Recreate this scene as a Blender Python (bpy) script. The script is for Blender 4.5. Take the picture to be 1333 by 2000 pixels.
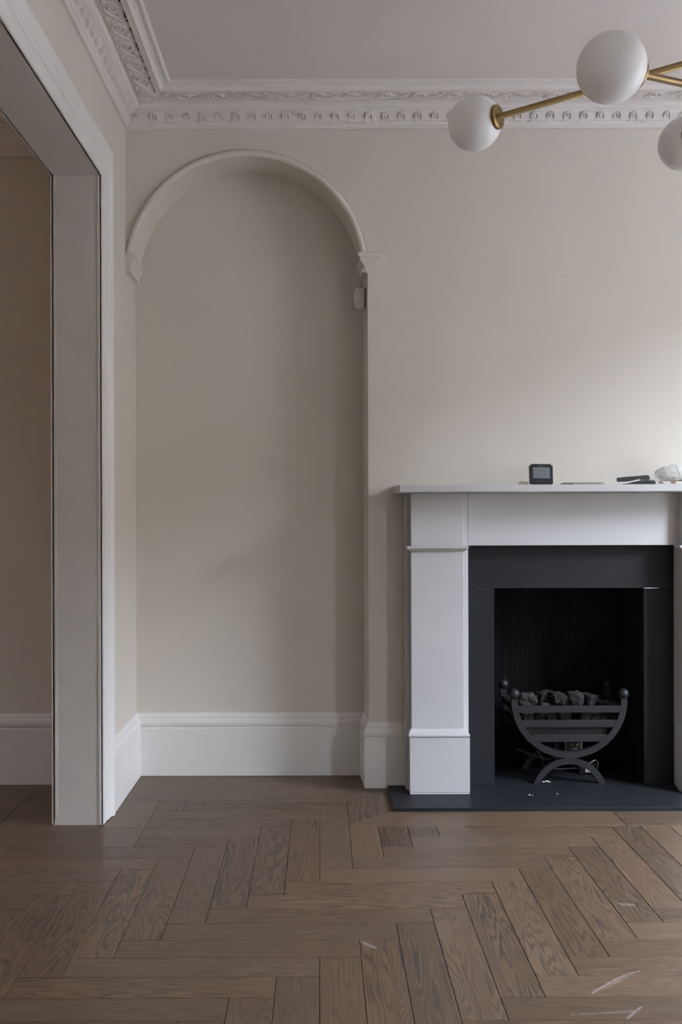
import bpy, bmesh, math, random
from mathutils import Vector, Matrix, noise

for o in list(bpy.data.objects): bpy.data.objects.remove(o, do_unlink=True)
SC = bpy.context.scene
COL = SC.collection
PI = math.pi
rnd = random.Random(7)

# ------------------------------------------------------------------ camera
F, VX, VY, CAM_H = 1935.0, 626.0, 1010.0, 1.062     # 1333x2000 frame, frontal one-point view
cd = bpy.data.cameras.new('camera'); cam = bpy.data.objects.new('camera', cd); COL.objects.link(cam)
cd.sensor_fit = 'VERTICAL'; cd.sensor_height = 36.0; cd.sensor_width = 24.0
cd.lens = 36.0 * F / 2000.0
cd.shift_x = (666.5 - VX) / 2000.0
cd.shift_y = (VY - 1000.0) / 2000.0
cd.clip_start = 0.05
ROLL = 0.0030
cam.location = (0, 0, CAM_H)
cam.rotation_euler = (Matrix.Rotation(PI / 2, 3, 'X') @ Matrix.Rotation(-ROLL, 3, 'Z')).to_euler()
SC.camera = cam

# ------------------------------------------------------------------ overcast daylight through the sash windows
w = bpy.data.worlds.new('overcast'); SC.world = w; w.use_nodes = True
nt = w.node_tree; nt.nodes.clear()
tc = nt.nodes.new('ShaderNodeTexCoord'); sp = nt.nodes.new('ShaderNodeSeparateXYZ')
rp = nt.nodes.new('ShaderNodeValToRGB'); mr = nt.nodes.new('ShaderNodeMapRange')
bg = nt.nodes.new('ShaderNodeBackground'); out = nt.nodes.new('ShaderNodeOutputWorld')
mr.inputs['From Min'].default_value = -1; mr.inputs['From Max'].default_value = 1
nt.links.new(tc.outputs['Generated'], sp.inputs[0]); nt.links.new(sp.outputs['Z'], mr.inputs['Value'])
nt.links.new(mr.outputs[0], rp.inputs[0]); nt.links.new(rp.outputs[0], bg.inputs[0]); nt.links.new(bg.outputs[0], out.inputs[0])
el = rp.color_ramp.elements               # overcast sky: horizon a third of the zenith; dull ground below
el[0].position = 0.0; el[0].color = (.09, .088, .085, 1)
el[1].position = 1.0; el[1].color = (.84, .945, 1.12, 1)
e = el.new(.495); e.color = (.10, .098, .095, 1)
e = el.new(.505); e.color = (.285, .32, .375, 1)
e = el.new(.75); e.color = (.555, .63, .74, 1)
bg.inputs[1].default_value = 22.0

vs = SC.view_settings
vs.view_transform = 'Standard'; vs.look = 'None'; vs.gamma = 1.0; vs.use_curve_mapping = False
vs.exposure = 2.14

# ------------------------------------------------------------------ key planes of the room
BR = 3.890        # chimney breast / arch wall face
AL = 4.085        # alcove back wall
LX = -0.760       # left wall face
LX2 = -0.922      # its other face
RX = 2.720        # right (window) wall
CE = 2.692        # ceiling
CHK = 0.189       # left corner of the chimney breast
BRR = 1.755       # right corner of the chimney breast
NEAR = -1.3
FARX = -4.6
OP0, OP1, OPZ = 1.30, 3.425, 2.246     # opening in the left wall
OBK = 3.957       # back wall of the next room
WIN = [((RX + .10, 2.98), (RX + .10, 2.00)), ((RX + .10, .15), (RX + .10, -.45))]     # wide tall sash window; the narrow unseen one is added for fill light
WZ0, WZ1 = .50, 2.50
WIN3 = ((FARX - .1, 2.35), (FARX - .1, 2.92))      # unseen window added to brighten the next room

def portal(a, b):
    ld = bpy.data.lights.new('window_portal', 'AREA'); ld.shape = 'RECTANGLE'
    dx, dy = b[0] - a[0], b[1] - a[1]
    ld.size = math.hypot(dx, dy); ld.size_y = WZ1 - WZ0
    ld.cycles.is_portal = True
    o = bpy.data.objects.new('window_portal', ld); COL.objects.link(o)
    c = Vector(((a[0] + b[0]) / 2, (a[1] + b[1]) / 2, (WZ0 + WZ1) / 2))
    n = Vector((dy, -dx, 0)).normalized()
    if n.x * c.x > 0: n = -n
    o.location = c - n * .06
    zax = -n; yax = Vector((0, 0, 1)); xax = yax.cross(zax)
    o.rotation_euler = Matrix((xax, yax, zax)).transposed().to_euler()
for a_, b_ in WIN + [WIN3]: portal(a_, b_)

# ------------------------------------------------------------------ materials
def new_mat(name):
    m = bpy.data.materials.new(name); m.use_nodes = True
    n = m.node_tree; b = n.nodes['Principled BSDF']
    return m, n, b
def N(n, t, **kw):
    x = n.nodes.new(t)
    for k, v in kw.items(): setattr(x, k, v)
    return x
def mathn(n, op, a, b=None, c=None):
    x = n.nodes.new('ShaderNodeMath'); x.operation = op
    for i, v in enumerate((a, b, c)):
        if v is None: continue
        if hasattr(v, 'is_output'): n.links.new(v, x.inputs[i])
        else: x.inputs[i].default_value = v
    return x.outputs[0]
def plain(name, col, rough=.5, metal=0.0, bump=0.0, bscale=40, var=0.0, vscale=3.0, spec=.5, dist=.002):
    m, n, b = new_mat(name)
    b.inputs['Base Color'].default_value = (*col, 1); b.inputs['Roughness'].default_value = rough
    b.inputs['Metallic'].default_value = metal; b.inputs['Specular IOR Level'].default_value = spec
    t = N(n, 'ShaderNodeTexCoord')
    if bump:
        ns = N(n, 'ShaderNodeTexNoise'); ns.inputs['Scale'].default_value = bscale; ns.inputs['Detail'].default_value = 5
        n.links.new(t.outputs['Object'], ns.inputs['Vector'])
        bp = N(n, 'ShaderNodeBump'); bp.inputs['Strength'].default_value = bump; bp.inputs['Distance'].default_value = dist
        n.links.new(ns.outputs['Fac'], bp.inputs['Height']); n.links.new(bp.outputs[0], b.inputs['Normal'])
    if var:
        n2 = N(n, 'ShaderNodeTexNoise'); n2.inputs['Scale'].default_value = vscale; n2.inputs['Detail'].default_value = 6
        n.links.new(t.outputs['Object'], n2.inputs['Vector'])
        mx = N(n, 'ShaderNodeMix', data_type='RGBA')
        mx.inputs['A'].default_value = (*[c * (1 - var) for c in col], 1); mx.inputs['B'].default_value = (*[min(1, c * (1 + var)) for c in col], 1)
        n.links.new(n2.outputs['Fac'], mx.inputs['Factor']); n.links.new(mx.outputs['Result'], b.inputs['Base Color'])
    return m

M = {}
M['trim'] = plain('white_gloss_paint', (.79, .768, .738), .42, bump=.12, bscale=22, var=.02, vscale=5)
M['jamb'] = plain('brushed_worn_white_paint', (.66, .625, .58), .5, bump=.35, bscale=14, var=.08, vscale=9)
M['plaster'] = plain('plaster_moulding_paint', (.77, .72, .685), .75, bump=.25, bscale=60, var=.02, dist=.001)
M['ceiling'] = plain('ceiling_emulsion', (.755, .69, .655), .9, bump=.15, bscale=12, var=.02, vscale=2)
M['limestone'] = plain('pale_limestone', (.545, .535, .535), .48, bump=.08, bscale=90, var=.025, vscale=7, dist=.001)
M['slate'] = plain('honed_black_slate', (.0145, .0155, .0185), .5, spec=.27, bump=.15, bscale=30, var=.35, vscale=5, dist=.001)
M['iron'] = plain('black_satin_iron', (.013, .013, .0145), .5, metal=.1, bump=.25, bscale=160, dist=.0006)
M['fireback'] = plain('black_reeded_fireback', (.008, .008, .0085), .6, spec=.25)
M['coal'] = plain('ceramic_coal', (.015, .013, .0125), .9, bump=1, bscale=70, var=.6, vscale=30, dist=.004)
M['ashcoal'] = plain('ash_grey_ceramic_coal', (.035, .033, .031), .95, bump=1, bscale=70, var=.4, vscale=30, dist=.004)
M['brass'] = plain('brushed_brass', (.27, .187, .085), .38, metal=1, bump=.05, bscale=200, dist=.0005)
M['opal'] = plain('opal_glass', (.83, .82, .815), .38)
M['opal'].node_tree.nodes['Principled BSDF'].inputs['Subsurface Weight'].default_value = .15
M['opal'].node_tree.nodes['Principled BSDF'].inputs['Subsurface Radius'].default_value = (.03, .03, .03)
M['black'] = plain('black_plastic', (.012, .012, .013), .3)
M['blackmat'] = plain('matt_black_plastic', (.018, .018, .018), .55)
M['lcd'] = plain('grey_lcd_glass', (.16, .18, .19), .2)
M['print'] = plain('pale_grey_print', (.42, .42, .42), .5)
M['phone'] = plain('graphite_phone_frame', (.30, .27, .235), .4, metal=.6)
M['silver'] = plain('steel', (.55, .54, .52), .3, metal=1)
M['gold'] = plain('gilt_wire', (.62, .48, .22), .35, metal=.8)
M['clearwire'] = plain('clear_wire', (.55, .53, .48), .2)
M['whiteplastic'] = plain('white_plastic', (.74, .72, .69), .4)
M['dark'] = plain('dark_gap', (.01, .01, .01), .9)
M['cableblack'] = plain('black_cable', (.02, .018, .017), .5)
M['crumb'] = plain('plaster_crumb', (.8, .8, .78), .9)
M['asphalt'] = plain('asphalt', (.12, .12, .12), .9)
M['brickfar'] = plain('weathered_grey_brick', (.22, .19, .16), .9, var=.2, vscale=2)
M['brickwarm'] = plain('warm_brick', (.36, .24, .16), .9, var=.2, vscale=3)
M['slatefar'] = plain('roof_slate', (.10, .10, .11), .8)
M['paper'] = plain('white_paper', (.72, .70, .68), .7)

def paint_wall():
    m, n, b = new_mat('warm_grey_wall_paint')
    b.inputs['Roughness'].default_value = .82
    b.inputs['Specular IOR Level'].default_value = .3
    t = N(n, 'ShaderNodeTexCoord')
    n1 = N(n, 'ShaderNodeTexNoise'); n1.inputs['Scale'].default_value = 1.6; n1.inputs['Detail'].default_value = 7
    n.links.new(t.outputs['Object'], n1.inputs['Vector'])
    mx = N(n, 'ShaderNodeMix', data_type='RGBA')
    mx.inputs['A'].default_value = (.672, .617, .545, 1); mx.inputs['B'].default_value = (.712, .657, .585, 1)
    n.links.new(n1.outputs['Fac'], mx.inputs['Factor']); n.links.new(mx.outputs['Result'], b.inputs['Base Color'])
    n2 = N(n, 'ShaderNodeTexNoise'); n2.inputs['Scale'].default_value = 26; n2.inputs['Detail'].default_value = 8
    n.links.new(t.outputs['Object'], n2.inputs['Vector'])
    n3 = N(n, 'ShaderNodeTexNoise'); n3.inputs['Scale'].default_value = 2.2; n3.inputs['Detail'].default_value = 3
    n.links.new(t.outputs['Object'], n3.inputs['Vector'])
    h = mathn(n, 'ADD', mathn(n, 'MULTIPLY', n2.outputs['Fac'], .12), mathn(n, 'MULTIPLY', n3.outputs['Fac'], 1.0))
    bp = N(n, 'ShaderNodeBump'); bp.inputs['Strength'].default_value = .25; bp.inputs['Distance'].default_value = .01
    n.links.new(h, bp.inputs['Height']); n.links.new(bp.outputs[0], b.inputs['Normal'])
    return m
M['wall'] = paint_wall()

SCUFFS = []    # (x0,y0,x1,y1,width,strength) chalky scuffs on the boards, in metres on the floor
def fl(px, py):
    Y = F * CAM_H / (py - VY + ROLL * (px - VX)); return ((px - VX - ROLL * (py - VY)) * Y / F, Y)
ARC_ = [(1157, 1941), (1178, 1927), (1200, 1914), (1225, 1903), (1253, 1896)]
for a, b_, wd, st in [(ARC_[i], ARC_[i + 1], .0022, .55) for i in range(4)] + [((1160, 1938), (1235, 1902), .009, .16), ((1225, 1990), (1254, 1966), .004, .35), ((1115, 1982), (1250, 1975), .006, .16),
                      ((1206, 1765), (1242, 1768), .012, .20), ((703, 1838), (735, 1852), .007, .32), ((312, 1616), (345, 1640), .0022, .4), ((492, 1735), (542, 1697), .0017, .4),
                      ((575, 1822), (617, 1819), .0017, .5), ((356, 1748), (420, 1759), .0014, .3), ((395, 1540), (600, 1541), .0035, .25), ((20, 1770), (118, 1767), .0017, .25)]:
    p, q = fl(*a), fl(*b_); SCUFFS.append((p[0], p[1], q[0], q[1], wd, st))

def wood(name, base, dark, red):
    m, n, b = new_mat(name)
    t = N(n, 'ShaderNodeTexCoord'); oi = N(n, 'ShaderNodeObjectInfo')
    sep = N(n, 'ShaderNodeSeparateXYZ'); n.links.new(t.outputs['Object'], sep.inputs[0])
    r = oi.outputs['Random']
    ox = mathn(n, 'MULTIPLY', r, 37.0); oz = mathn(n, 'MULTIPLY', r, 91.0)
    def vec(sx, sy):
        c = N(n, 'ShaderNodeCombineXYZ')
        n.links.new(mathn(n, 'MULTIPLY_ADD', sep.outputs['X'], sx, ox), c.inputs[0])
        n.links.new(mathn(n, 'MULTIPLY', sep.outputs['Y'], sy), c.inputs[1]); n.links.new(oz, c.inputs[2])
        return c.outputs[0]
    # cathedral figure: contour lines of a stretched low noise
    a = N(n, 'ShaderNodeTexNoise'); a.inputs['Scale'].default_value = 1.0; a.inputs['Detail'].default_value = 2.6; a.inputs['Roughness'].default_value = .45; a.inputs['Distortion'].default_value = .35
    n.links.new(vec(1.5, 15.0), a.inputs['Vector'])
    s = mathn(n, 'SINE', mathn(n, 'MULTIPLY', a.outputs['Fac'], 125.0))
    s = mathn(n, 'POWER', mathn(n, 'MULTIPLY_ADD', s, .5, .5), 1.7)
    # pores
    f = N(n, 'ShaderNodeTexNoise'); f.inputs['Scale'].default_value = 1.0; f.inputs['Detail'].default_value = 6; f.inputs['Roughness'].default_value = .7
    n.links.new(vec(9, 300.0), f.inputs['Vector'])
    fine = N(n, 'ShaderNodeMapRange'); fine.inputs['From Min'].default_value = .42; fine.inputs['From Max'].default_value = .68
    n.links.new(f.outputs['Fac'], fine.inputs['Value'])
    c3 = N(n, 'ShaderNodeTexNoise'); c3.inputs['Scale'].default_value = 1.0; c3.inputs['Detail'].default_value = 3
    n.links.new(vec(4.0, 12.0), c3.inputs['Vector'])
    # strength of figure differs board by board
    k = mathn(n, 'FRACT', mathn(n, 'MULTIPLY', r, 17.3))
    k = mathn(n, 'MULTIPLY_ADD', k, .65, .32)
    fac = mathn(n, 'MULTIPLY', mathn(n, 'MULTIPLY', s, k), mathn(n, 'MULTIPLY_ADD', c3.outputs['Fac'], 1.2, .2))
    fac = mathn(n, 'ADD', fac, mathn(n, 'MULTIPLY', fine.outputs[0], .30)); 
    base2 = N(n, 'ShaderNodeMix', data_type='RGBA'); base2.inputs['A'].default_value = (*base, 1); base2.inputs['B'].default_value = (*red, 1)
    n.links.new(mathn(n, 'FRACT', mathn(n, 'MULTIPLY', r, 5.7)), base2.inputs['Factor'])
    mx = N(n, 'ShaderNodeMix', data_type='RGBA'); mx.inputs['B'].default_value = (*dark, 1)
    n.links.new(base2.outputs['Result'], mx.inputs['A']); n.links.new(fac, mx.inputs['Factor'])
    # tone differs board by board
    br = mathn(n, 'MULTIPLY_ADD', mathn(n, 'FRACT', mathn(n, 'MULTIPLY', r, 29.1)), .34, .82)
    br = mathn(n, 'MULTIPLY', br, mathn(n, 'MULTIPLY_ADD', c3.outputs['Fac'], .35, .83))
    tone = N(n, 'ShaderNodeMix', data_type='RGBA'); tone.blend_type = 'MULTIPLY'; tone.inputs['Factor'].default_value = 1
    n.links.new(mx.outputs['Result'], tone.inputs['A'])
    cc = N(n, 'ShaderNodeCombineColor'); [n.links.new(br, cc.inputs[i]) for i in range(3)]
    n.links.new(cc.outputs[0], tone.inputs['B'])
    # scuffs and chalk
    g = N(n, 'ShaderNodeNewGeometry'); gs = N(n, 'ShaderNodeSeparateXYZ'); n.links.new(g.outputs['Position'], gs.inputs[0])
    cn = N(n, 'ShaderNodeTexNoise'); cn.inputs['Scale'].default_value = 60; cn.inputs['Detail'].default_value = 4
    n.links.new(g.outputs['Position'], cn.inputs['Vector'])
    wob = mathn(n, 'MULTIPLY_ADD', cn.outputs['Fac'], .004, -.002)
    tot = None
    for (x0, y0, x1, y1, wd, st) in SCUFFS:
        dx, dy = x1 - x0, y1 - y0; L2 = dx * dx + dy * dy; L = math.sqrt(L2)
        px = mathn(n, 'SUBTRACT', gs.outputs['X'], x0); py = mathn(n, 'SUBTRACT', gs.outputs['Y'], y0)
        tt = mathn(n, 'MULTIPLY_ADD', px, dx / L2, mathn(n, 'MULTIPLY', py, dy / L2))
        inside = mathn(n, 'LESS_THAN', mathn(n, 'ABSOLUTE', mathn(n, 'SUBTRACT', tt, .5)), .5)
        dd = mathn(n, 'ABSOLUTE', mathn(n, 'ADD', mathn(n, 'MULTIPLY_ADD', px, dy / L, mathn(n, 'MULTIPLY', py, -dx / L)), mathn(n, 'MULTIPLY', wob, min(1, wd / .004))))
        sm = N(n, 'ShaderNodeMapRange'); sm.inputs['From Min'].default_value = wd; sm.inputs['From Max'].default_value = wd * .3; n.links.new(dd, sm.inputs['Value'])
        q = mathn(n, 'MULTIPLY', sm.outputs[0], inside)
        q = mathn(n, 'MULTIPLY', q, st)
        tot = q if tot is None else mathn(n, 'MAXIMUM', tot, q)
    sp_ = N(n, 'ShaderNodeMapRange'); sp_.inputs['From Min'].default_value = .30; sp_.inputs['From Max'].default_value = .58
    n.links.new(cn.outputs['Fac'], sp_.inputs['Value'])
    tot = mathn(n, 'MULTIPLY', tot, sp_.outputs[0])
    fin = N(n, 'ShaderNodeMix', data_type='RGBA'); fin.inputs['B'].default_value = (.55, .53, .52, 1)
    n.links.new(tone.outputs['Result'], fin.inputs['A']); n.links.new(tot, fin.inputs['Factor'])
    n.links.new(fin.outputs['Result'], b.inputs['Base Color'])
    b.inputs['Roughness'].default_value = .42; b.inputs['Specular IOR Level'].default_value = .38
    n.links.new(mathn(n, 'MULTIPLY_ADD', c3.outputs['Fac'], .14, .35), b.inputs['Roughness'])
    bp = N(n, 'ShaderNodeBump'); bp.inputs['Strength'].default_value = .25; bp.inputs['Distance'].default_value = .0008
    n.links.new(mathn(n, 'MULTIPLY', fac, -1.0), bp.inputs['Height']); n.links.new(bp.outputs[0], b.inputs['Normal'])
    return m
M['wood'] = wood('smoked_oak', (.134, .089, .057), (.039, .030, .024), (.148, .091, .053))

def glass_mat():
    m = bpy.data.materials.new('window_glass'); m.use_nodes = True; n = m.node_tree; n.nodes.clear()
    tr = N(n, 'ShaderNodeBsdfTransparent'); gl = N(n, 'ShaderNodeBsdfGlossy'); gl.inputs['Roughness'].default_value = .02
    mx = N(n, 'ShaderNodeMixShader'); mx.inputs[0].default_value = .06; o = N(n, 'ShaderNodeOutputMaterial')
    n.links.new(tr.outputs[0], mx.inputs[1]); n.links.new(gl.outputs[0], mx.inputs[2]); n.links.new(mx.outputs[0], o.inputs[0])
    return m
M['glass'] = glass_mat()
def bag_mat():
    m = bpy.data.materials.new('thin_white_polythene'); m.use_nodes = True; n = m.node_tree; n.nodes.clear()
    d = N(n, 'ShaderNodeBsdfPrincipled'); d.inputs['Base Color'].default_value = (.90, .89, .87, 1); d.inputs['Roughness'].default_value = .25
    tl = N(n, 'ShaderNodeBsdfTranslucent'); tl.inputs[0].default_value = (.92, .92, .9, 1)
    tr = N(n, 'ShaderNodeBsdfTransparent'); m1 = N(n, 'ShaderNodeMixShader'); m2 = N(n, 'ShaderNodeMixShader')
    m1.inputs[0].default_value = .5; m2.inputs[0].default_value = .28; o = N(n, 'ShaderNodeOutputMaterial')
    n.links.new(d.outputs[0], m1.inputs[1]); n.links.new(tl.outputs[0], m1.inputs[2])
    n.links.new(m1.outputs[0], m2.inputs[1]); n.links.new(tr.outputs[0], m2.inputs[2]); n.links.new(m2.outputs[0], o.inputs[0])
    return m
M['bag'] = bag_mat()

# ------------------------------------------------------------------ helpers
def link(name, me, mat=None, parent=None):
    o = bpy.data.objects.new(name, me); COL.objects.link(o)
    if mat is not None and me is not None and not me.materials: me.materials.append(M[mat] if isinstance(mat, str) else mat)
    if parent is not None: o.parent = parent
    return o
def mesh(name, vs, fs, mat, parent=None, smooth=False, fix=True, loc=None):
    me = bpy.data.meshes.new(name); me.from_pydata([tuple(v) for v in vs], [], fs)
    if fix:
        bm = bmesh.new(); bm.from_mesh(me); bmesh.ops.remove_doubles(bm, verts=bm.verts, dist=1e-6)
        bmesh.ops.recalc_face_normals(bm, faces=bm.faces); bm.to_mesh(me); bm.free()
    if smooth:
        for p in me.polygons: p.use_smooth = True
    o = link(name, me, mat, parent)
    if loc: o.location = loc
    return o
def frombm(name, bm, mat, parent=None, smooth=False):
    me = bpy.data.meshes.new(name); bmesh.ops.recalc_face_normals(bm, faces=bm.faces); bm.to_mesh(me); bm.free()
    if smooth:
        for p in me.polygons: p.use_smooth = True
    return link(name, me, mat, parent)
def addbox(bm, x0, x1, y0, y1, z0, z1, bev=0, seg=2):
    r = bmesh.ops.create_cube(bm, size=1)
    bmesh.ops.scale(bm, vec=(x1 - x0, y1 - y0, z1 - z0), verts=r['verts'])
    bmesh.ops.translate(bm, vec=((x0 + x1) / 2, (y0 + y1) / 2, (z0 + z1) / 2), verts=r['verts'])
    if bev:
        es = list({e for v in r['verts'] for e in v.link_edges})
        bmesh.ops.bevel(bm, geom=es, offset=bev, segments=seg, affect='EDGES', profile=.5)
def box(name, x0, x1, y0, y1, z0, z1, mat, parent=None, bev=0.0, seg=2):
    bm = bmesh.new(); addbox(bm, x0, x1, y0, y1, z0, z1, bev, seg)
    return frombm(name, bm, mat, parent)
def tube_data(pts, r, seg=8, closed=False, flat=1.0, up=None):
    """round tube along pts; returns verts, faces"""
    V, Fc = [], []; n = len(pts); pts = [Vector(p) for p in pts]
    prev = None
    for i, p in enumerate(pts):
        a = pts[i - 1] if (i or closed) else p; b = pts[(i + 1) % n] if (i < n - 1 or closed) else p
        t = (b - a).normalized()
        if up is not None: u = Vector(up)
        else:
            u = prev if prev is not None else (Vector((0, 0, 1)) if abs(t.z) < .9 else Vector((1, 0, 0)))
        s = t.cross(u).normalized(); u2 = s.cross(t).normalized(); prev = u2
        rr = r[i] if isinstance(r, (list, tuple)) else r
        for k in range(seg):
            an = 2 * PI * k / seg
            V.append(p + s * math.cos(an) * rr + u2 * math.sin(an) * rr * flat)
    for i in range(n if closed else n - 1):
        j = (i + 1) % n
        for k in range(seg):
            k2 = (k + 1) % seg
            Fc.append((i * seg + k, i * seg + k2, j * seg + k2, j * seg + k))
    if not closed:
        Fc.append(tuple(range(seg))); Fc.append(tuple((n - 1) * seg + k for k in range(seg)))
    return V, Fc
def merge(lst):
    V, Fc = [], []
    for v, f in lst:
        o = len(V); V += list(v); Fc += [tuple(i + o for i in q) for q in f]
    return V, Fc
def tube(name, pts, r, mat, parent=None, seg=8, **kw):
    v, f = tube_data(pts, r, seg, **kw); return mesh(name, v, f, mat, parent, smooth=True, fix=False)
def sphere_data(c, r, nu=16, nv=10):
    V = [Vector((c[0], c[1], c[2] + r))]; Fc = []
    for i in range(1, nv):
        ph = PI * i / nv
        for j in range(nu):
            th = 2 * PI * j / nu; V.append(Vector((c[0] + r * math.sin(ph) * math.cos(th), c[1] + r * math.sin(ph) * math.sin(th), c[2] + r * math.cos(ph))))
    V.append(Vector((c[0], c[1], c[2] - r))); L = len(V) - 1
    for j in range(nu):
        Fc.append((0, 1 + j, 1 + (j + 1) % nu)); Fc.append((L, L - nu + (j + 1) % nu, L - nu + j))
    for i in range(nv - 2):
        for j in range(nu):
            a = 1 + i * nu + j; b = 1 + i * nu + (j + 1) % nu; Fc.append((a, a + nu, b + nu, b))
    return V, Fc
def sphere(name, c, r, mat, parent=None, nu=24, nv=16):
    v, f = sphere_data((0, 0, 0), r, nu, nv); o = mesh(name, v, f, mat, parent, smooth=True, fix=False); o.location = c; return o
def lathe(name, prof, mat, parent=None, seg=32, M4=None):
    V, Fc = [], []
    for (r, z) in prof:
        for k in range(seg):
            a = 2 * PI * k / seg; V.append(Vector((r * math.cos(a), r * math.sin(a), z)))
    for i in range(len(prof) - 1):
        for k in range(seg):
            k2 = (k + 1) % seg; Fc.append((i * seg + k, i * seg + k2, (i + 1) * seg + k2, (i + 1) * seg + k))
    o = mesh(name, V, Fc, mat, parent, smooth=True)
    if M4 is not None: o.matrix_local = M4
    return o
def prism(name, poly, y0, y1, mat, parent=None, bev=0.0):
    """poly in (x,z), extruded along y"""
    bm = bmesh.new(); a = [bm.verts.new((p[0], y0, p[1])) for p in poly]; b = [bm.verts.new((p[0], y1, p[1])) for p in poly]
    n = len(poly); bm.faces.new(a); bm.faces.new(b[::-1])
    for i in range(n): bm.faces.new((a[i], b[i], b[(i + 1) % n], a[(i + 1) % n]))
    if bev: bmesh.ops.bevel(bm, geom=[e for e in bm.edges], offset=bev, segments=1, affect='EDGES')
    return frombm(name, bm, mat, parent)
def tag(o, label=None, cat=None, group=None, kind=None):
    if label: o['label'] = label
    if cat: o['category'] = cat
    if group: o['group'] = group
    if kind: o['kind'] = kind
    return o
def thing(name, label, cat, loc=(0, 0, 0), group=None):
    o = bpy.data.objects.new(name, None); COL.objects.link(o); o.location = loc; o.empty_display_size = .05
    return tag(o, label, cat, group)
def struct(o, label, cat=None):
    o['kind'] = 'structure'; o['label'] = label; o['category'] = cat or o.name.split('_')[0]; return o
def sweep(name, prof, path, mat, parent=None, inside=None, smooth=False):
    """moulding: prof = [(p,z)] with p the projection off the wall; path = [(x,y)] plan polyline; room side on the LEFT of travel.
       inside: optional start/end directions for mitres as (dir0, dir1) plan vectors of the neighbouring runs"""
    pts = [Vector((a, b)) for a, b in path]; n = len(pts); V, Fc = [], []
    dirs = [(pts[i + 1] - pts[i]).normalized() for i in range(n - 1)]
    for i in range(n):
        d0 = dirs[i - 1] if i else (Vector(inside[0]).normalized() if inside and inside[0] else dirs[0])
        d1 = dirs[i] if i < n - 1 else (Vector(inside[1]).normalized() if inside and inside[1] else dirs[-1])
        n0 = Vector((-d0.y, d0.x)); n1 = Vector((-d1.y, d1.x)); m_ = (n0 + n1).normalized(); k = 1 / max(.2, m_.dot(n0))
        for (p, z) in prof: V.append(Vector((pts[i].x + m_.x * k * p, pts[i].y + m_.y * k * p, z)))
    q = len(prof)
    for i in range(n - 1):
        for j in range(q - 1): Fc.append((i * q + j, i * q + j + 1, (i + 1) * q + j + 1, (i + 1) * q + j))
    Fc.append(tuple(range(q))); Fc.append(tuple((n - 1) * q + j for j in range(q)))
    return mesh(name, V, Fc, mat, parent, smooth=smooth)
def quads(lst):
    V, Fc = [], []
    for q in lst:
        o = len(V); V += [Vector(p) for p in q]; Fc.append(tuple(range(o, o + len(q))))
    return V, Fc
def rectY(y, x0, x1, z0, z1): return [(x0, y, z0), (x1, y, z0), (x1, y, z1), (x0, y, z1)]
def rectX(x, y0, y1, z0, z1): return [(x, y0, z0), (x, y1, z0), (x, y1, z1), (x, y0, z1)]
def rectZ(z, x0, x1, y0, y1): return [(x0, y0, z), (x1, y0, z), (x1, y1, z), (x0, y1, z)]
def at(px, py, Y):
    u, v = px - VX, py - VY; u, v = u - ROLL * v, v + ROLL * u
    return Vector((u * Y / F, Y, CAM_H - v * Y / F))

# ------------------------------------------------------------------ walls
TOP = CE + .06
ACX, ACZ, AR = -.288, 2.025, .4547        # arch centre and radius
XC = .972                                  # fireplace centre line
FX0, FX1, FZ = .615, 1.325, .86            # rough hole in the breast
Q = [rectY(AL, LX - .02, CHK - .010, 0, TOP),
     [(CHK, BR, 0), (CHK - .010, AL, 0), (CHK - .010, AL, TOP), (CHK, BR, TOP)],
     rectY(BR, CHK, FX0, 0, TOP), rectY(BR, FX1, BRR, 0, TOP), rectY(BR, FX0, FX1, FZ, TOP),
     rectX(BRR, BR, AL, 0, TOP), rectY(AL, BRR, RX + .02, 0, TOP)]
NA = 64
arc = [(ACX - AR * math.cos(PI * i / NA), ACZ + AR * math.sin(PI * i / NA)) for i in range(NA + 1)]
Q.append(rectY(BR, LX - .02, arc[0][0], ACZ, TOP)); Q.append(rectY(BR, arc[-1][0], CHK, ACZ, TOP))
Q.append(rectZ(ACZ, LX - .02, arc[0][0], BR, AL)); Q.append(rectZ(ACZ, arc[-1][0], CHK, BR, AL))
for i in range(NA):
    (a, za), (b, zb) = arc[i], arc[i + 1]
    Q.append([(a, BR, za), (b, BR, zb), (b, BR, TOP), (a, BR, TOP)])
    Q.append([(a, BR, za), (b, BR, zb), (b, AL, zb), (a, AL, za)])
AC2 = (BRR + RX) / 2                       # twin arch over the right-hand alcove
Q += [rectY(BR, BRR, AC2 - AR, ACZ, TOP), rectY(BR, AC2 + AR, RX + .02, ACZ, TOP), rectZ(ACZ, BRR, AC2 - AR, BR, AL), rectZ(ACZ, AC2 + AR, RX + .02, BR, AL)]
for i in range(NA):
    a, za, b, zb = arc[i][0] - ACX + AC2, arc[i][1], arc[i + 1][0] - ACX + AC2, arc[i + 1][1]
    Q.append([(a, BR, za), (b, BR, zb), (b, BR, TOP), (a, BR, TOP)]); Q.append([(a, BR, za), (b, BR, zb), (b, AL, zb), (a, AL, za)])
wall_back = mesh('wall_back', *quads(Q), 'wall', fix=False)
struct(wall_back, 'warm off-white chimney breast wall with a round-arched shallow alcove', 'wall')

# small screw holes and nicks left in the plaster above the mantel
for k, (px, py, r) in enumerate([(1098, 538.5, .0022), (1107.5, 537.5, .0025), (1102, 549, .0012), (1127, 499, .0012), (1132, 897, .0014), (949, 833, .0014)]):
    c = at(px, py, BR)
    o = lathe('screw_hole', [(0, -.004), (r * .9, -.0015), (r, .0006), (r * 1.2, .0)], 'dark', wall_back, seg=8,
              M4=Matrix.Translation(c) @ Matrix.Rotation(PI / 2, 4, 'X'))

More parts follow.
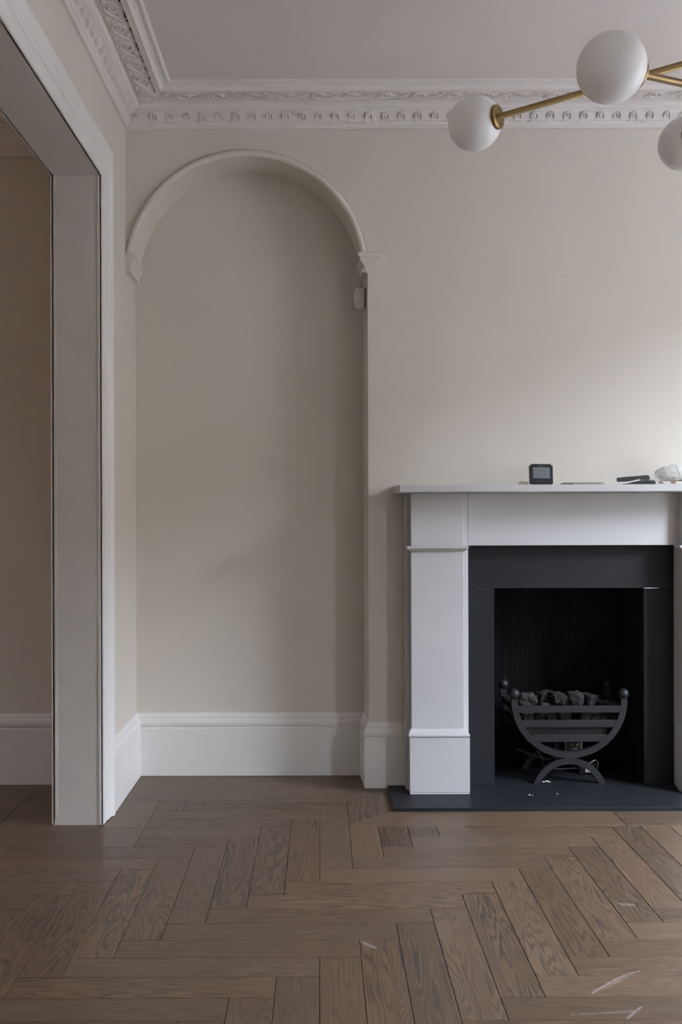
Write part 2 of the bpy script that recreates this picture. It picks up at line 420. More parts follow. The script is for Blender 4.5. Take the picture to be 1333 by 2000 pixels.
Q = [rectX(LX, NEAR, OP0, 0, TOP), rectX(LX, OP1, AL, 0, TOP), rectX(LX, OP0, OP1, OPZ, TOP),
     rectX(LX2, NEAR, OP0, 0, TOP), rectX(LX2, OP1, OBK + .02, 0, TOP), rectX(LX2, OP0, OP1, OPZ, TOP)]
wall_left = struct(mesh('wall_left', *quads(Q), 'wall', fix=False), 'off-white left wall holding the wide cased opening', 'wall')
# painted timber lining of the opening
lin = struct(mesh('trim_1', *quads([rectY(OP1, LX2 - .004, LX + .004, 0, OPZ), rectY(OP0, LX2 - .004, LX + .004, 0, OPZ), rectZ(OPZ, LX2 - .004, LX + .004, OP0, OP1)]), 'jamb', fix=False),
             'brushed white timber lining of the cased opening', 'door lining')
box('bead', LX - .010, LX - .001, OP1 - .0025, OP1 + .004, .004, OPZ, 'jamb', lin, bev=.001)
box('bead', LX2 + .002, LX2 + .010, OP1 - .0025, OP1 + .004, .03, OPZ, 'jamb', lin, bev=.001)

Q = []
ys = [NEAR, WIN[1][1][1], WIN[1][0][1], WIN[0][1][1], WIN[0][0][1], AL]
for i in (0, 2, 4): Q.append(rectX(RX, ys[i], ys[i + 1], 0, TOP))
for (a, b) in WIN:
    Q += [rectX(RX, b[1], a[1], 0, WZ0), rectX(RX, b[1], a[1], WZ1, TOP)]
    Q += [rectY(a[1], RX, RX + .22, WZ0, WZ1), rectY(b[1], RX, RX + .22, WZ0, WZ1), rectZ(WZ1, RX, RX + .22, b[1], a[1]), rectZ(WZ0, RX, RX + .22, b[1], a[1])]
struct(mesh('wall_right', *quads(Q), 'wall', fix=False), 'off-white right wall with a wide sash window and an added narrow one', 'wall')
struct(mesh('wall_front', *quads([rectY(NEAR, FARX, RX + .02, 0, TOP)]), 'wall', fix=False), 'off-white wall behind the viewer', 'wall')
struct(mesh('wall_far', *quads([rectY(OBK, FARX, LX2, 0, TOP), rectX(FARX, NEAR, WIN3[0][1], 0, TOP), rectX(FARX, WIN3[1][1], OBK, 0, TOP), rectX(FARX, WIN3[0][1], WIN3[1][1], 0, WZ0), rectX(FARX, WIN3[0][1], WIN3[1][1], WZ1, TOP),
   rectY(WIN3[0][1], FARX - .2, FARX, WZ0, WZ1), rectY(WIN3[1][1], FARX - .2, FARX, WZ0, WZ1), rectZ(WZ0, FARX - .2, FARX, *[q[1] for q in WIN3]), rectZ(WZ1, FARX - .2, FARX, *[q[1] for q in WIN3])]), 'wall', fix=False), 'shaded off-white wall of the next room', 'wall')
struct(box('ceiling', FARX - .1, RX + .2, NEAR - .1, 4.3, CE, CE + .1, 'ceiling'), 'flat off-white plaster ceiling', 'ceiling')

# sash windows: frame, sashes, panes
WALL_ = WIN + [WIN3]
for i in range(3):
    a, b = Vector(WALL_[i][0]), Vector(WALL_[i][1]); d = (b - a); L = d.length; ang = math.atan2(d.y, d.x)
    root = thing('window_%d' % (i + 1), 'white', 'window', (a.x, a.y, 0)); root.rotation_euler = (0, 0, ang)
    struct(root, ['wide white painted sash window in the right wall by the fireplace', 'unseen narrow white sash window added in the right wall for fill light', 'unseen white painted sash window added to light the next room'][i], 'window')
    fw = .06
    bm = bmesh.new()
    for (x0, x1, z0, z1) in [(0, fw, WZ0, WZ1), (L - fw, L, WZ0, WZ1), (fw, L - fw, WZ0, WZ0 + fw), (fw, L - fw, WZ1 - fw, WZ1)]: addbox(bm, x0, x1, -.05, .05, z0, z1)
    frombm('window_frame', bm, 'trim', root)
    zm = (WZ0 + WZ1) / 2
    for (z0, z1, yo) in ((WZ0 + fw, zm + .02, -.018), (zm - .02, WZ1 - fw, .018)):
        bm = bmesh.new(); s = .04
        for (x0, x1, q0, q1) in [(fw, fw + s, z0, z1), (L - fw - s, L - fw, z0, z1), (fw + s, L - fw - s, z0, z0 + s), (fw + s, L - fw - s, z1 - s, z1)]: addbox(bm, x0, x1, yo - .016, yo + .016, q0, q1)
        sash = frombm('sash', bm, 'trim', root)
        mesh('pane', *quads([rectY(yo, fw + s, L - fw - s, z0 + s, z1 - s)]), 'glass', sash, fix=False)
    box('sill', .002, L - .002, -.12, .03, WZ0 - .03, WZ0, 'trim', root, bev=.004)

# the street outside the windows: road and the terrace opposite
struct(mesh('ground_street', *quads([rectZ(-1.2, 3.2, 60, -40, 44), rectZ(-1.2, -60, FARX - .3, -40, 44)]), 'asphalt', fix=False), 'grey ground outside the windows', 'street')
gw = struct(box('wall_bounce', FARX - 1.75, FARX - 1.5, -6, 6, -1.2, 2.75, 'brickwarm'), 'unseen tall brick wall added outside the next room to dim and warm its light', 'bounce wall')  # unseen wall added to cut and warm the daylight entering the next room
tr_ = thing('terrace_opposite', 'row of grey brick houses across the street', 'building', (17, 1.5, -1.2)); 
part = box('brick_body', 0, 8, -26, 26, 0, 8.2, 'brickfar', tr_)
V = [(-.3, -26.2, 8.2), (8.3, -26.2, 8.2), (4, -26.2, 10.4), (-.3, 26.2, 8.2), (8.3, 26.2, 8.2), (4, 26.2, 10.4)]
tr_['kind'] = 'structure'
mesh('roof', V, [(0, 1, 2), (3, 4, 5), (0, 2, 5, 3), (1, 2, 5, 4), (0, 1, 4, 3)], 'slatefar', tr_)

# ------------------------------------------------------------------ floor: oak herringbone with straight border boards
Q = [rectZ(-.012, FARX, RX + .05, NEAR, 4.3), rectZ(0, FARX, RX + .05, NEAR, .80), rectZ(0, FARX, -2.0, .80, 4.0), rectZ(0, RX - .02, RX + .05, .80, 4.0)]
floor = struct(mesh('floor', *quads(Q), 'wood', fix=False), 'smoked brown oak parquet floor laid in herringbone', 'floor')

def clip(poly, nx, ny, c):        # keep nx*x+ny*y<=c
    outp = []
    for i in range(len(poly)):
        p, q = poly[i], poly[(i + 1) % len(poly)]
        a, b = nx * p[0] + ny * p[1] - c, nx * q[0] + ny * q[1] - c
        if a <= 1e-9: outp.append(p)
        if (a < -1e-9 and b > 1e-9) or (a > 1e-9 and b < -1e-9):
            t = a / (a - b); outp.append((p[0] + (q[0] - p[0]) * t, p[1] + (q[1] - p[1]) * t))
    return outp
def inset(poly, g):
    n = len(poly); res = []
    for i in range(n):
        p0, p1, p2 = Vector(poly[i - 1]), Vector(poly[i]), Vector(poly[(i + 1) % n])
        d0, d1 = (p1 - p0).normalized(), (p2 - p1).normalized(); n0, n1 = Vector((-d0.y, d0.x)), Vector((-d1.y, d1.x))
        m_ = (n0 + n1)
        if m_.length < 1e-6: res.append(p1 + n0 * g); continue
        m_.normalize(); res.append(p1 + m_ * (g / max(.3, m_.dot(n0))))
    return [(v.x, v.y) for v in res]
def area(poly): return sum(poly[i][0] * poly[(i + 1) % len(poly)][1] - poly[(i + 1) % len(poly)][0] * poly[i][1] for i in range(len(poly))) / 2
def plank_mesh(poly):
    a, b = inset(poly, .0007), inset(poly, .0015); n = len(poly)
    V = [(x, y, 0) for x, y in b] + [(x, y, -.0009) for x, y in a] + [(x, y, -.0118) for x, y in a]
    Fc = [tuple(range(n))] + [(i, n + i, n + (i + 1) % n, (i + 1) % n) for i in range(n)] + [(n + i, 2 * n + i, 2 * n + (i + 1) % n, n + (i + 1) % n) for i in range(n)]
    me = bpy.data.meshes.new('plank'); me.from_pydata(V, [], Fc); me.materials.append(M['wood']); return me
W_, L_ = .1, .6
FULL = plank_mesh([(-L_ / 2, -W_ / 2), (L_ / 2, -W_ / 2), (L_ / 2, W_ / 2), (-L_ / 2, W_ / 2)])
def add_plank(poly, cx, cy, vertical, full=False):
    if full: me = FULL
    else:
        loc = []
        for x, y in poly:
            u, v = x - cx, y - cy; loc.append((v, -u) if vertical else (u, v))
        pl = [p for i, p in enumerate(loc) if (Vector(p) - Vector(loc[i - 1])).length > 1e-4]
        if len(pl) < 3 or abs(area(pl)) < 2e-4: return
        if area(pl) < 0: pl = pl[::-1]
        me = plank_mesh(pl)
    o = link('plank', me, None, floor)
    flip = PI if rnd.random() < .5 and full else 0
    o.location = (cx, cy, 0); o.rotation_euler = (0, 0, (PI / 2 if vertical else 0) + flip)
X0, Y0 = -.005, 3.589
EX1, EY1, EY2, EX3, EY3 = -.605, 3.189, 3.716, .095, 3.400
FXA, FXB, FYA = -2.0, RX - .02, .80
def field(x0, x1, y0, y1, vertical):
    if x1 <= FXA + .001 or x0 >= FXB - .001 or y1 <= FYA + .001 or y0 >= EY2 - .001: return
    if x1 <= EX1 + .001 and y0 >= EY1 - .001: return
    if x0 >= EX3 - .001 and y0 >= EY3 - .001: return
    poly = [(x0, y0), (x1, y0), (x1, y1), (x0, y1)]; p = poly
    p = clip(p, -1, 0, -FXA); p = clip(p, 1, 0, FXB); p = clip(p, 0, -1, -FYA); p = clip(p, 0, 1, EY2)
    if x0 < EX1 - .001 and y1 > EY1 + .001: p = clip(p, 0, 1, EY1) if vertical else clip(p, -1, 0, -EX1)
    if x1 > EX3 + .001 and y1 > EY3 + .001:
        if not vertical and y0 > EY3 - .06: p = clip(p, 1, 0, EX3)
        else: p = clip(p, 0, 1, EY3)
    if len(p) < 3: return
    add_plank(p, (x0 + x1) / 2, (y0 + y1) / 2, vertical, full=abs(abs(area(p)) - W_ * L_) < 1e-5)
for mm in range(-3, 5):
    for k in range(-34, 40):
        xe, yt = X0 + .1 * k, Y0 + .1 * k - 1.2 * mm
        field(xe, xe + W_, yt - L_, yt, True)
        field(xe - L_, xe, yt - W_, yt, False)
def board(poly, vertical=False):
    cx = sum(p[0] for p in poly) / len(poly) + rnd.uniform(-.2, .2); cy = sum(p[1] for p in poly) / len(poly)
    add_plank(poly, cx, cy, vertical)
YA = 3.886
board([(LX, YA), (CHK + .02, YA), (CHK + .02, AL), (LX, AL)])
board([(EX1, EY2), (EX3, EY2), (EX3 + .16, YA), (LX, YA), (LX, EY2)])
board([(EX3, EY3 + .002), (.262, 3.575), (.262, YA), (EX3 + .16, YA), (EX3, EY2)], True)
board([(EX3, EY3), (1.05, EY3), (1.05, 3.58), (.262, 3.58)]); board([(1.05, EY3), (1.95, EY3), (1.70, 3.58), (1.05, 3.58)])
board([(1.95, EY3), (1.95, YA), (1.70, YA), (1.70, 3.58)], True); board([(1.95, EY3), (RX - .02, EY3), (RX - .02, 3.65), (1.95, 3.65)])
board([(1.95, 3.65), (RX - .02, 3.65), (RX - .02, AL), (1.95, AL)])
board([(LX, 3.392), (EX1, 3.392), (EX1, EY2), (LX, EY2)], True)
board([(FXA, EY1), (-1.35, EY1), (-1.35, 3.392), (FXA, 3.392)]); board([(-1.35, EY1), (EX1, EY1), (EX1, 3.392), (-1.35, 3.392)])
board([(-1.116, 3.392), (LX, 3.392), (LX, OBK), (-1.116, OBK)], True)
for (a, b) in ((3.392, 3.614), (3.614, 3.79), (3.79, OBK)): board([(FXA, a), (-1.116, a), (-1.116, b), (FXA, b)])

# ------------------------------------------------------------------ skirting boards
def skirt(h, hb, t=.020):
    return [(0, 0.002), (t, .002), (t, hb), (t - .003, hb + .002), (t - .003, hb + .006), (t + .001, hb + .010), (t + .002, hb + .022), (t - .002, hb + .034),
            (t - .007, hb + .040), (t - .007, hb + .044), (t - .010, hb + .046), (t - .013, hb + .054), (t - .016, h - .002), (0, h)]
SK = skirt(.257, .197)
dS, dA, dC, dB = (0, 1), (1, 0), (.010, -(AL - BR)), (1, 0)
ARW = .118
def baseboard(nm, path, ins, lab, prof=SK): return struct(sweep(nm, prof, path, 'trim', inside=ins), lab, 'baseboard')
# room side must be on the left of travel -> travel right to left / towards the viewer
neg = lambda v: (-v[0], -v[1])
baseboard('baseboard_left', [(LX, AL), (LX, OP1 + ARW)], (neg(dA), None), 'tall white moulded skirting on the short left wall')
baseboard('baseboard_back', [(CHK - .010, AL), (LX, AL)], (neg(dC), neg(dS)), 'tall white moulded skirting along the back of the alcove')
baseboard('baseboard_side', [(CHK, BR), (CHK - .010, AL)], (neg(dB), neg(dA)), 'short white moulded skirting on the side of the chimney breast')
baseboard('baseboard_breast', [(.327, BR), (CHK, BR)], (None, neg(dC)), 'short white moulded skirting between alcove and fireplace surround')
baseboard('baseboard_far', [(LX2, OBK), (FARX, OBK)], (None, None), 'white skirting along the shaded wall of the next room', skirt(.282, .224))
baseboard('baseboard_front', [(LX, OP0 - ARW), (LX, NEAR)], (None, None), 'white skirting on the left wall near the viewer')
baseboard('baseboard_right', [(RX, AL), (BRR, AL), (BRR, BR), (2 * XC - .327, BR)], (None, None), 'white skirting of the right-hand alcove and breast corner')

# ------------------------------------------------------------------ architrave round the opening (room side and far side)
def architrave(nm, x, sgn, lab):
    # section: q = distance from the opening edge, t = projection from the wall
    sec = [(0, 0), (0, .007), (.002, .010), (.050, .010), (.052, .0135), (.058, .0155), (.064, .0155), (.068, .013), (.078, .0135), (.088, .019), (.097, .0245), (.110, .0255), (.117, .023), (.118, .018), (.118, 0)]
    V, Fc = [], []; n = len(sec)
    for k in range(4):
        for (q, t) in sec:
            X = x + sgn * t
            V.append(((X, OP1 + q, 0.003), (X, OP1 + q, OPZ + q), (X, OP0 - q, OPZ + q), (X, OP0 - q, 0.003))[k])
    for k in range(3):
        for j in range(n - 1): Fc.append((k * n + j, k * n + j + 1, (k + 1) * n + j + 1, (k + 1) * n + j))
    Fc.append(tuple(range(n))); Fc.append(tuple(3 * n + j for j in range(n)))
    return struct(mesh(nm, V, Fc, 'trim'), lab, 'architrave')
architrave('trim_2', LX, 1, 'white moulded architrave round the cased opening, fireplace-room side')
architrave('trim_3', LX2, -1, 'white moulded architrave round the cased opening, next-room side')

# ------------------------------------------------------------------ cornice
CP = [(0, 2.583), (.012, 2.583), (.0125, 2.590), (.012, 2.5985), (.015, 2.6015), (.0185, 2.604), (.020, 2.607), (.0215, 2.614), (.026, 2.624), (.034, 2.634), (.046, 2.6415), (.050, 2.6425),
      (.0505, 2.648), (.054, 2.650), (.0585, 2.652), (.0605, 2.656), (.0616, 2.661), (.0616, 2.674), (.1385, 2.674), (.1385, 2.686), (.1425, 2.686), (.1425, 2.668),
      (.160, 2.668), (.1625, 2.6665), (.166, 2.668), (.167, 2.671), (.173, 2.678), (.182, 2.683), (.190, 2.6845), (.192, 2.6825), (.198, 2.6825), (.203, 2.686), (.205, CE), (.205, CE + .01), (0, CE + .01)]
cor_b = struct(sweep('trim_4', CP, [(RX, BR), (LX, BR)], 'plaster', inside=(None, (0, -1))), 'white plaster cornice above the chimney breast with scroll frieze and leaf loops', 'cornice')
cor_l = struct(sweep('trim_5', CP, [(LX, BR), (LX, NEAR)], 'plaster', inside=((-1, 0), None)), 'white plaster cornice over the cased opening with scroll frieze', 'cornice')

# one loop-and-dart ornament (local x along wall, y up the slope, z out)
def loop_data():
    pts = [(-.0115, -.003, .001), (-.0125, .004, .002), (-.0118, .012, .002)] + [(-.0118 * math.cos(a), .012 + .0105 * math.sin(a), .002) for a in [PI * i / 8 for i in range(1, 8)]] + [(.0118, .012, .002), (.0125, .004, .002), (.0115, -.003, .001)]
    parts = [tube_data(pts, [.0014] + [.0036] * (len(pts) - 2) + [.0014], 6)]
    v, f = sphere_data((0, .011, 0), .0062, 10, 6); parts.append(([Vector((p.x, .011 + (p.y - .011) * 1.25, p.z * .55)) for p in v], f))
    for s in (-1, 1):
        pts = [(s * .0025, -.0135, .0005), (s * .010, -.0110, .003), (s * .020, -.0105, .0035), (s * .0305, -.0145, .0005)]
        parts.append(tube_data(pts, [.0008, .0028, .0032, .0006], 6))
    return merge(parts)
me_loop = bpy.data.meshes.new('leaf_loop'); v, f = loop_data(); me_loop.from_pydata([tuple(p) for p in v], [], f); me_loop.materials.append(M['plaster'])
for p in me_loop.polygons: p.use_smooth = True
# running scroll (local x along the wall, y across the frieze, z down into the room); period .129
def scroll_data():
    per = .129; parts = []
    def ridge(off, rad, start):
        P = []
        for i in range(34):
            t = i / 33; a = PI * (start + (1.5 - start) * t); r = .0055 + (.0245 - .0055) * t ** .85 + off * (.35 + .65 * t)
            P.append(Vector((r * math.cos(a) * 1.15, .004 + r * math.sin(a), 0)))
        e_ = P[-1]; end = Vector((per - .020, .031 - off * .6, 0))
        b1, b2 = e_ + Vector((.052, -.001, 0)), end + Vector((-.046, -.004, 0))
        for i in range(1, 15):
            t = i / 14; P.append(e_ * (1 - t) ** 3 + b1 * 3 * t * (1 - t) ** 2 + b2 * 3 * t * t * (1 - t) + end * t ** 3)
        P = [Vector((p.x, max(-.036, min(.036, p.y)), .0005)) for p in P]
        n = len(P); R = [rad * (.55 + .45 * min(1, i / 8)) * (1 if i < n - 6 else (n - i) / 6.5) for i in range(n)]
        return tube_data(P, R, 6, up=(0, 0, 1), flat=1.0)
    parts.append(ridge(0.0, .0050, -1.0)); parts.append(ridge(.0092, .0042, -.55))
    v, f = sphere_data((0, .004, 0), .0065, 10, 6); parts.append(([Vector((p.x, p.y, p.z * .8)) for p in v], f))
    for (x, y, rx, ry) in ((.052, .021, .013, .009), (.070, -.026, .016, .007), (-.040, -.012, .006, .010)):
        v, f = sphere_data((0, 0, 0), 1, 8, 5); parts.append(([Vector((x + p.x * rx, y + p.y * ry, p.z * .0045)) for p in v], f))
    return merge(parts)
me_scr = bpy.data.meshes.new('scroll'); v, f = scroll_data(); me_scr.from_pydata([tuple(p) for p in v], [], f); me_scr.materials.append(M['plaster'])
for p in me_scr.polygons: p.use_smooth = True
def basis(xa, ya, za, loc):
    m_ = Matrix((xa, ya, za)).transposed().to_4x4(); m_.translation = loc; return m_
sl = Vector((.026, 0, .0345)).normalized()          # (projection, -, height) up the slope
for i in range(44):                                   # back wall run
    x = LX + .050 + .0646 * i
    if x > 1.95: break
    o = link('leaf_loop', me_loop, None, cor_b); up = Vector((0, -sl.x, sl.z)); xa = Vector((1, 0, 0))
    o.matrix_local = basis(xa, up, xa.cross(up), Vector((x, BR - .0245, 2.617)))
for i in range(36):
    y = BR - .050 - .0646 * i
    if y < 1.6: break
    o = link('leaf_loop', me_loop, None, cor_l); up = Vector((sl.x, 0, sl.z)); xa = Vector((0, 1, 0))
    o.matrix_local = basis(xa, up, xa.cross(up), Vector((LX + .0245, y, 2.617))) @ Matrix.Diagonal((1, 1, .28, 1))
for i in range(22):
    x = LX + .115 + .129 * i
    if x > 1.95: break
    o = link('scroll', me_scr, None, cor_b); o.matrix_local = basis(Vector((1, 0, 0)), Vector((0, -1, 0)), Vector((0, 0, -1)), Vector((x, BR - .1, 2.674)))
for i in range(20):
    y = BR - .115 - .129 * i
    if y < 1.5: break
    o = link('scroll', me_scr, None, cor_l); o.matrix_local = basis(Vector((0, 1, 0)), Vector((1, 0, 0)), Vector((0, 0, -1)), Vector((LX + .1, y, 2.674)))
# gap between scroll frieze and ceiling moulding, its shade painted as dark strips
gl = random.Random(3); V, Fc = [], []
y = BR - .150
while y > 1.6:
    L_g = gl.uniform(.015, .085); n0 = len(V); k = max(2, int(L_g / .007))
    for q in range(k + 1):
        yy = y - L_g * q / k; wd = .0008 + .0058 * abs(gl.random()) ** 1.6 if 0 < q < k else .0003
        V += [(LX + .1424, yy, 2.6672), (LX + .1424 - wd, yy, 2.6672)]
    Fc += [(n0 + 2 * q, n0 + 2 * q + 1, n0 + 2 * q + 3, n0 + 2 * q + 2) for q in range(k)]
    y -= L_g + gl.uniform(.002, .035)
mesh('crack', V, Fc, 'dark', cor_l, fix=False)
V, Fc = [], []; x = LX + .16
while x < 1.7:
    L_g = gl.uniform(.006, .03); n0 = len(V); k = 3
    for q in range(k + 1):
        wd = .0006 + .004 * gl.random() ** 2 if 0 < q < k else .0002; V += [(x + L_g * q / k, BR - .1424, 2.6672), (x + L_g * q / k, BR - .1424 + wd, 2.6672)]
    Fc += [(n0 + 2 * q, n0 + 2 * q + 1, n0 + 2 * q + 3, n0 + 2 * q + 2) for q in range(k)]
    x += L_g + gl.uniform(.03, .15)
mesh('crack', V, Fc, 'dark', cor_b, fix=False)
CP2 = [(0, 2.505), (.010, 2.505), (.010, 2.545), (.014, 2.55), (.03, 2.56), (.05, 2.585), (.06, 2.60), (.065, 2.60), (.065, 2.61), (.09, 2.62), (.13, 2.66), (.13, CE), (0, CE)]
struct(sweep('trim_6', CP2, [(LX2, OBK), (FARX, OBK)], 'plaster'), 'plain cornice in the shaded next room', 'cornice')

# ------------------------------------------------------------------ alcove arch bead and imposts
NB = 72; pts = [(ACX - .4665 * math.cos(a), BR - .002, ACZ + .4665 * math.sin(a)) for a in [math.radians(6) + (PI - math.radians(12)) * i / NB for i in range(NB + 1)]]
bead = tube('trim_7', pts, .0135, 'wall', seg=12, up=(0, 1, 0)); struct(bead, 'rounded plaster bead moulding following the alcove arch', 'arch moulding')
pts = [(ACX - .4825 * math.cos(a), BR - .0005, ACZ + .4825 * math.sin(a)) for a in [math.radians(6) + (PI - math.radians(12)) * i / NB for i in range(NB + 1)]]
tube('quirk', pts, .0016, 'wall', bead, seg=5, up=(0, 1, 0))
tube('bead', [(p[0] - ACX + AC2, BR - .002, p[2] if abs(p[2]) < 9 else 0) for p in [(ACX - .4665 * math.cos(a), 0, ACZ + .4665 * math.sin(a)) for a in [math.radians(2) + (PI - math.radians(4)) * i / NB for i in range(NB + 1)]]], .0135, 'wall', bead, seg=12, up=(0, 1, 0))
IMP = [(2.095, .036), (2.093, .038), (2.083, .038), (2.079, .036), (2.077, .031), (2.070, .029), (2.062, .026), (2.052, .018), (2.044, .012), (2.040, .011), (2.038, .013), (2.030, .010), (2.023, .007), (2.019, .003)]
def impost(nm, side, lab):
    V, Fc = [], []
    for (z, p) in IMP:
        if side > 0: c = [(CHK - p - .005, AL), (CHK - p, BR - p * .8), (CHK + .030 + p * .62, BR - p * .8), (CHK + .030 + p * .62, BR + .01), (CHK + .02, AL)]
        else: c = [(LX + p, AL), (LX + p, BR - p * .6), (LX - .01, BR - p * .6), (LX - .01, AL)]
        V += [(x, y, z) for x, y in c]
    n = len(c)
    for i in range(len(IMP) - 1):
        for j in range(n): Fc.append((i * n + j, i * n + (j + 1) % n, (i + 1) * n + (j + 1) % n, (i + 1) * n + j))
    Fc.append(tuple(range(n))); Fc.append(tuple((len(IMP) - 1) * n + j for j in range(n)))
    return struct(mesh(nm, V, Fc, 'wall'), lab, 'impost')
impost('trim_8', 1, 'moulded plaster impost carrying the arch on the chimney breast corner')
impost('trim_9', -1, 'moulded plaster impost carrying the arch against the left wall')

# ------------------------------------------------------------------ round alarm on the side of the breast
c = at(706, 582.5, 3.985); c.x = CHK - .0058
al = thing('smoke_alarm', 'round white smoke alarm fixed inside the alcove under the impost', 'smoke alarm', c)
R90 = Matrix.Rotation(-PI / 2, 4, 'Y') @ Matrix.Rotation(0, 4, 'X')
lathe('base', [(0, 0), (.038, 0), (.038, .003), (0, .003)], 'dark', al, M4=R90)
lathe('housing', [(0, .003), (.0405, .003), (.0415, .006), (.0415, .026), (.0395, .030), (.0385, .0305)], 'whiteplastic', al, M4=R90)
lathe('cover', [(.0385, .0300), (.0395, .0315), (.0385, .037), (.034, .042), (.022, .044), (0, .0445)], 'whiteplastic', al, M4=R90)
sphere('button', (-.044, 0, -.022), .003, 'dark', al, 8, 6)

# ------------------------------------------------------------------ hearth
HZ = .0137
hearth = thing('hearth', 'honed black slate hearth slab under the fireplace', 'hearth', (XC, 3.7, 0))
def part_at(o, root):                   # keep world placement while parenting to an Empty that is only translated
    o.location = Vector(o.location) - root.location; return o
part_at(box('slab', .260, 2 * XC - .260, 3.568, BR - .002, .0005, HZ, 'slate', hearth, bev=.0012), hearth)
part_at(box('back_slab', FX0 + .003, FX1 - .003, BR, 4.21, .0005, HZ - .0003, 'slate', hearth), hearth)

# ------------------------------------------------------------------ fireplace surround
fs = thing('fireplace_surround', 'pale limestone fireplace surround with plain pilasters and mantel shelf', 'fireplace', (XC, 3.8, 0))
YB, YP, YPL = 3.800, 3.757, 3.740
def fbox(nm, *a, mat='limestone', bev=.0015, par=None):
    return part_at(box(nm, *a, mat, fs, bev=bev), fs)
SHZ = 1.180
sh = bmesh.new(); addbox(sh, .2855, 2 * XC - .2855, 3.660, BR - .001, SHZ - .027, SHZ)
es = [e for e in sh.edges if abs(e.verts[0].co.z - e.verts[1].co.z) > .01 and e.verts[0].co.y < 3.7]
bmesh.ops.bevel(sh, geom=es, offset=.009, segments=4, affect='EDGES')
es = [e for e in sh.edges if abs(e.verts[0].co.z - e.verts[1].co.z) < .001 and e.verts[0].co.y < 3.75 and e.verts[1].co.y < 3.75]
bmesh.ops.bevel(sh, geom=es, offset=.0025, segments=2, affect='EDGES')
part_at(frombm('mantel_shelf', sh, 'limestone', fs), fs)
fbox('frieze', .567, 2 * XC - .567, YB, BR - .002, .951, SHZ - .0275)
def lofted(nm, levels, bev=0):
    V, Fc = [], []
    for (x0, x1, y0, z) in levels: V += [(x0, y0, z), (x1, y0, z), (x1, YB + .004, z), (x0, YB + .004, z)]
    for i in range(len(levels) - 1):
        for j in range(4): Fc.append((i * 4 + j, i * 4 + (j + 1) % 4, i * 4 + 4 + (j + 1) % 4, i * 4 + 4 + j))
    Fc.append((0, 1, 2, 3)); n = len(levels) * 4; Fc.append((n - 4, n - 3, n - 2, n - 1))
    return part_at(mesh(nm, V, Fc, 'limestone', fs), fs)
for s in (0, 1):
    def mx(a, b): return (a, b) if s == 0 else (2 * XC - b, 2 * XC - a)
    px0, px1 = (.3437, .5434) if s == 0 else (1.376, 1.6005)
    bx0, bx1 = (.327, .567) if s == 0 else (1.379, 2 * XC - .327)
    fbox('leg_backing', bx0, bx1, YB, BR - .002, HZ, .9505 if s == 0 else .9505)
    fbox('corner_block', px0, px1, YP, YB + .002, .9515, SHZ - .0275)
    fbox('corner_backing', min(bx0, px0), max(bx1, px1) - (.0005), YB + .0005, BR - .002, .9508, SHZ - .0275) if s == 0 else fbox('corner_backing', bx0 + .0005, bx1, YB + .0005, BR - .002, .9508, SHZ - .0275)
    fbox('pilaster_shaft', px0, px1, YP, YB + .002, .2595, .931)
    fbox('plinth', px0 - .008, px1 + .019 if s == 0 else px1 + .008, YPL, YB + .002, HZ + .008, .228, bev=.001)
    fbox('plinth_foot', px0 - .007, px1 + .018 if s == 0 else px1 + .007, YPL + .001, YB + .002, HZ + .0003, HZ + .0072, bev=.0005)
    lv = []
    for (p, z) in ((.000, .931), (.004, .9325), (.010, .9375), (.0125, .940), (.0165, .942), (.0175, .946), (.0165, .950), (.014, .9515)):
        lv.append((px0 - p, px1 + p, YP - p * 1.15, z))
    lofted('necking_moulding', lv)
    lv = []
    for (p, z) in ((.010, .2282), (.0155, .2290), (.0175, .2325), (.0180, .236), (.0170, .240), (.0145, .2435), (.0135, .2445), (.0125, .2475), (.008, .252), (.0065, .254), (.0055, .2555), (.001, .2595)):
        lv.append((px0 - p * .72, px1 + p * 1.1, YP - p * 1.15, z))
    lofted('base_moulding', lv)

# slate slips between surround and fire opening
sl_ = thing('slate_slips', 'black slate slips framing the fire opening', 'fireplace slips', (XC, 3.86, HZ))
YS = 3.865; SX0, SX1 = .678, 1.261
# (kept between the leg backings: legs stop at their own inner faces)
for nm, a in (('header_slip', (.5675, 1.3785, YS - .002, BR - .0005, .782, .9500)), ('side_slip', (.5675, SX0, YS, BR - .0005, HZ + .0003, .7805)), ('side_slip', (SX1, 1.3785, YS, BR - .0005, HZ + .0003, .7805))):
    part_at(box(nm, *a, 'slate', sl_, bev=.0012), sl_)

# reeded firebox
fb = thing('firebox', 'black firebox lined with vertically reeded panels', 'firebox', (XC, 4.05, HZ))
YF = 4.200; fx0, fx1 = SX0 - .012, SX1 + .012
def reeded(nm, p0, p1, nout, z0, z1):
    p0, p1, nout = Vector(p0), Vector(p1), Vector(nout); L = (p1 - p0).length; n = int(L / .0088); V, Fc = [], []
    k = 0
    for i in range(n):
        for j in range(5):
            t = (i + j / 5) / n; h = .0042 * abs(math.sin(PI * j / 5)) ** .7
            q = p0 + (p1 - p0) * t + nout * h; V += [(q.x, q.y, z0), (q.x, q.y, z1)]; k += 1
    V += [(p1.x, p1.y, z0), (p1.x, p1.y, z1)]; k += 1
    for i in range(k - 1): Fc.append((2 * i, 2 * i + 2, 2 * i + 3, 2 * i + 1))
    return part_at(mesh(nm, V, Fc, 'fireback', fb, fix=False), fb)
reeded('reeded_back', (fx0, YF), (fx1, YF), (0, -1), HZ - .0007, .93)
reeded('reeded_side', (fx0, BR), (fx0, YF), (1, 0), HZ - .0007, .93)
reeded('reeded_side', (fx1, YF), (fx1, BR), (-1, 0), HZ - .0007, .93)
part_at(mesh('throat', *quads([rectZ(.90, fx0, fx1, BR, YF)]), 'fireback', fb, fix=False), fb)

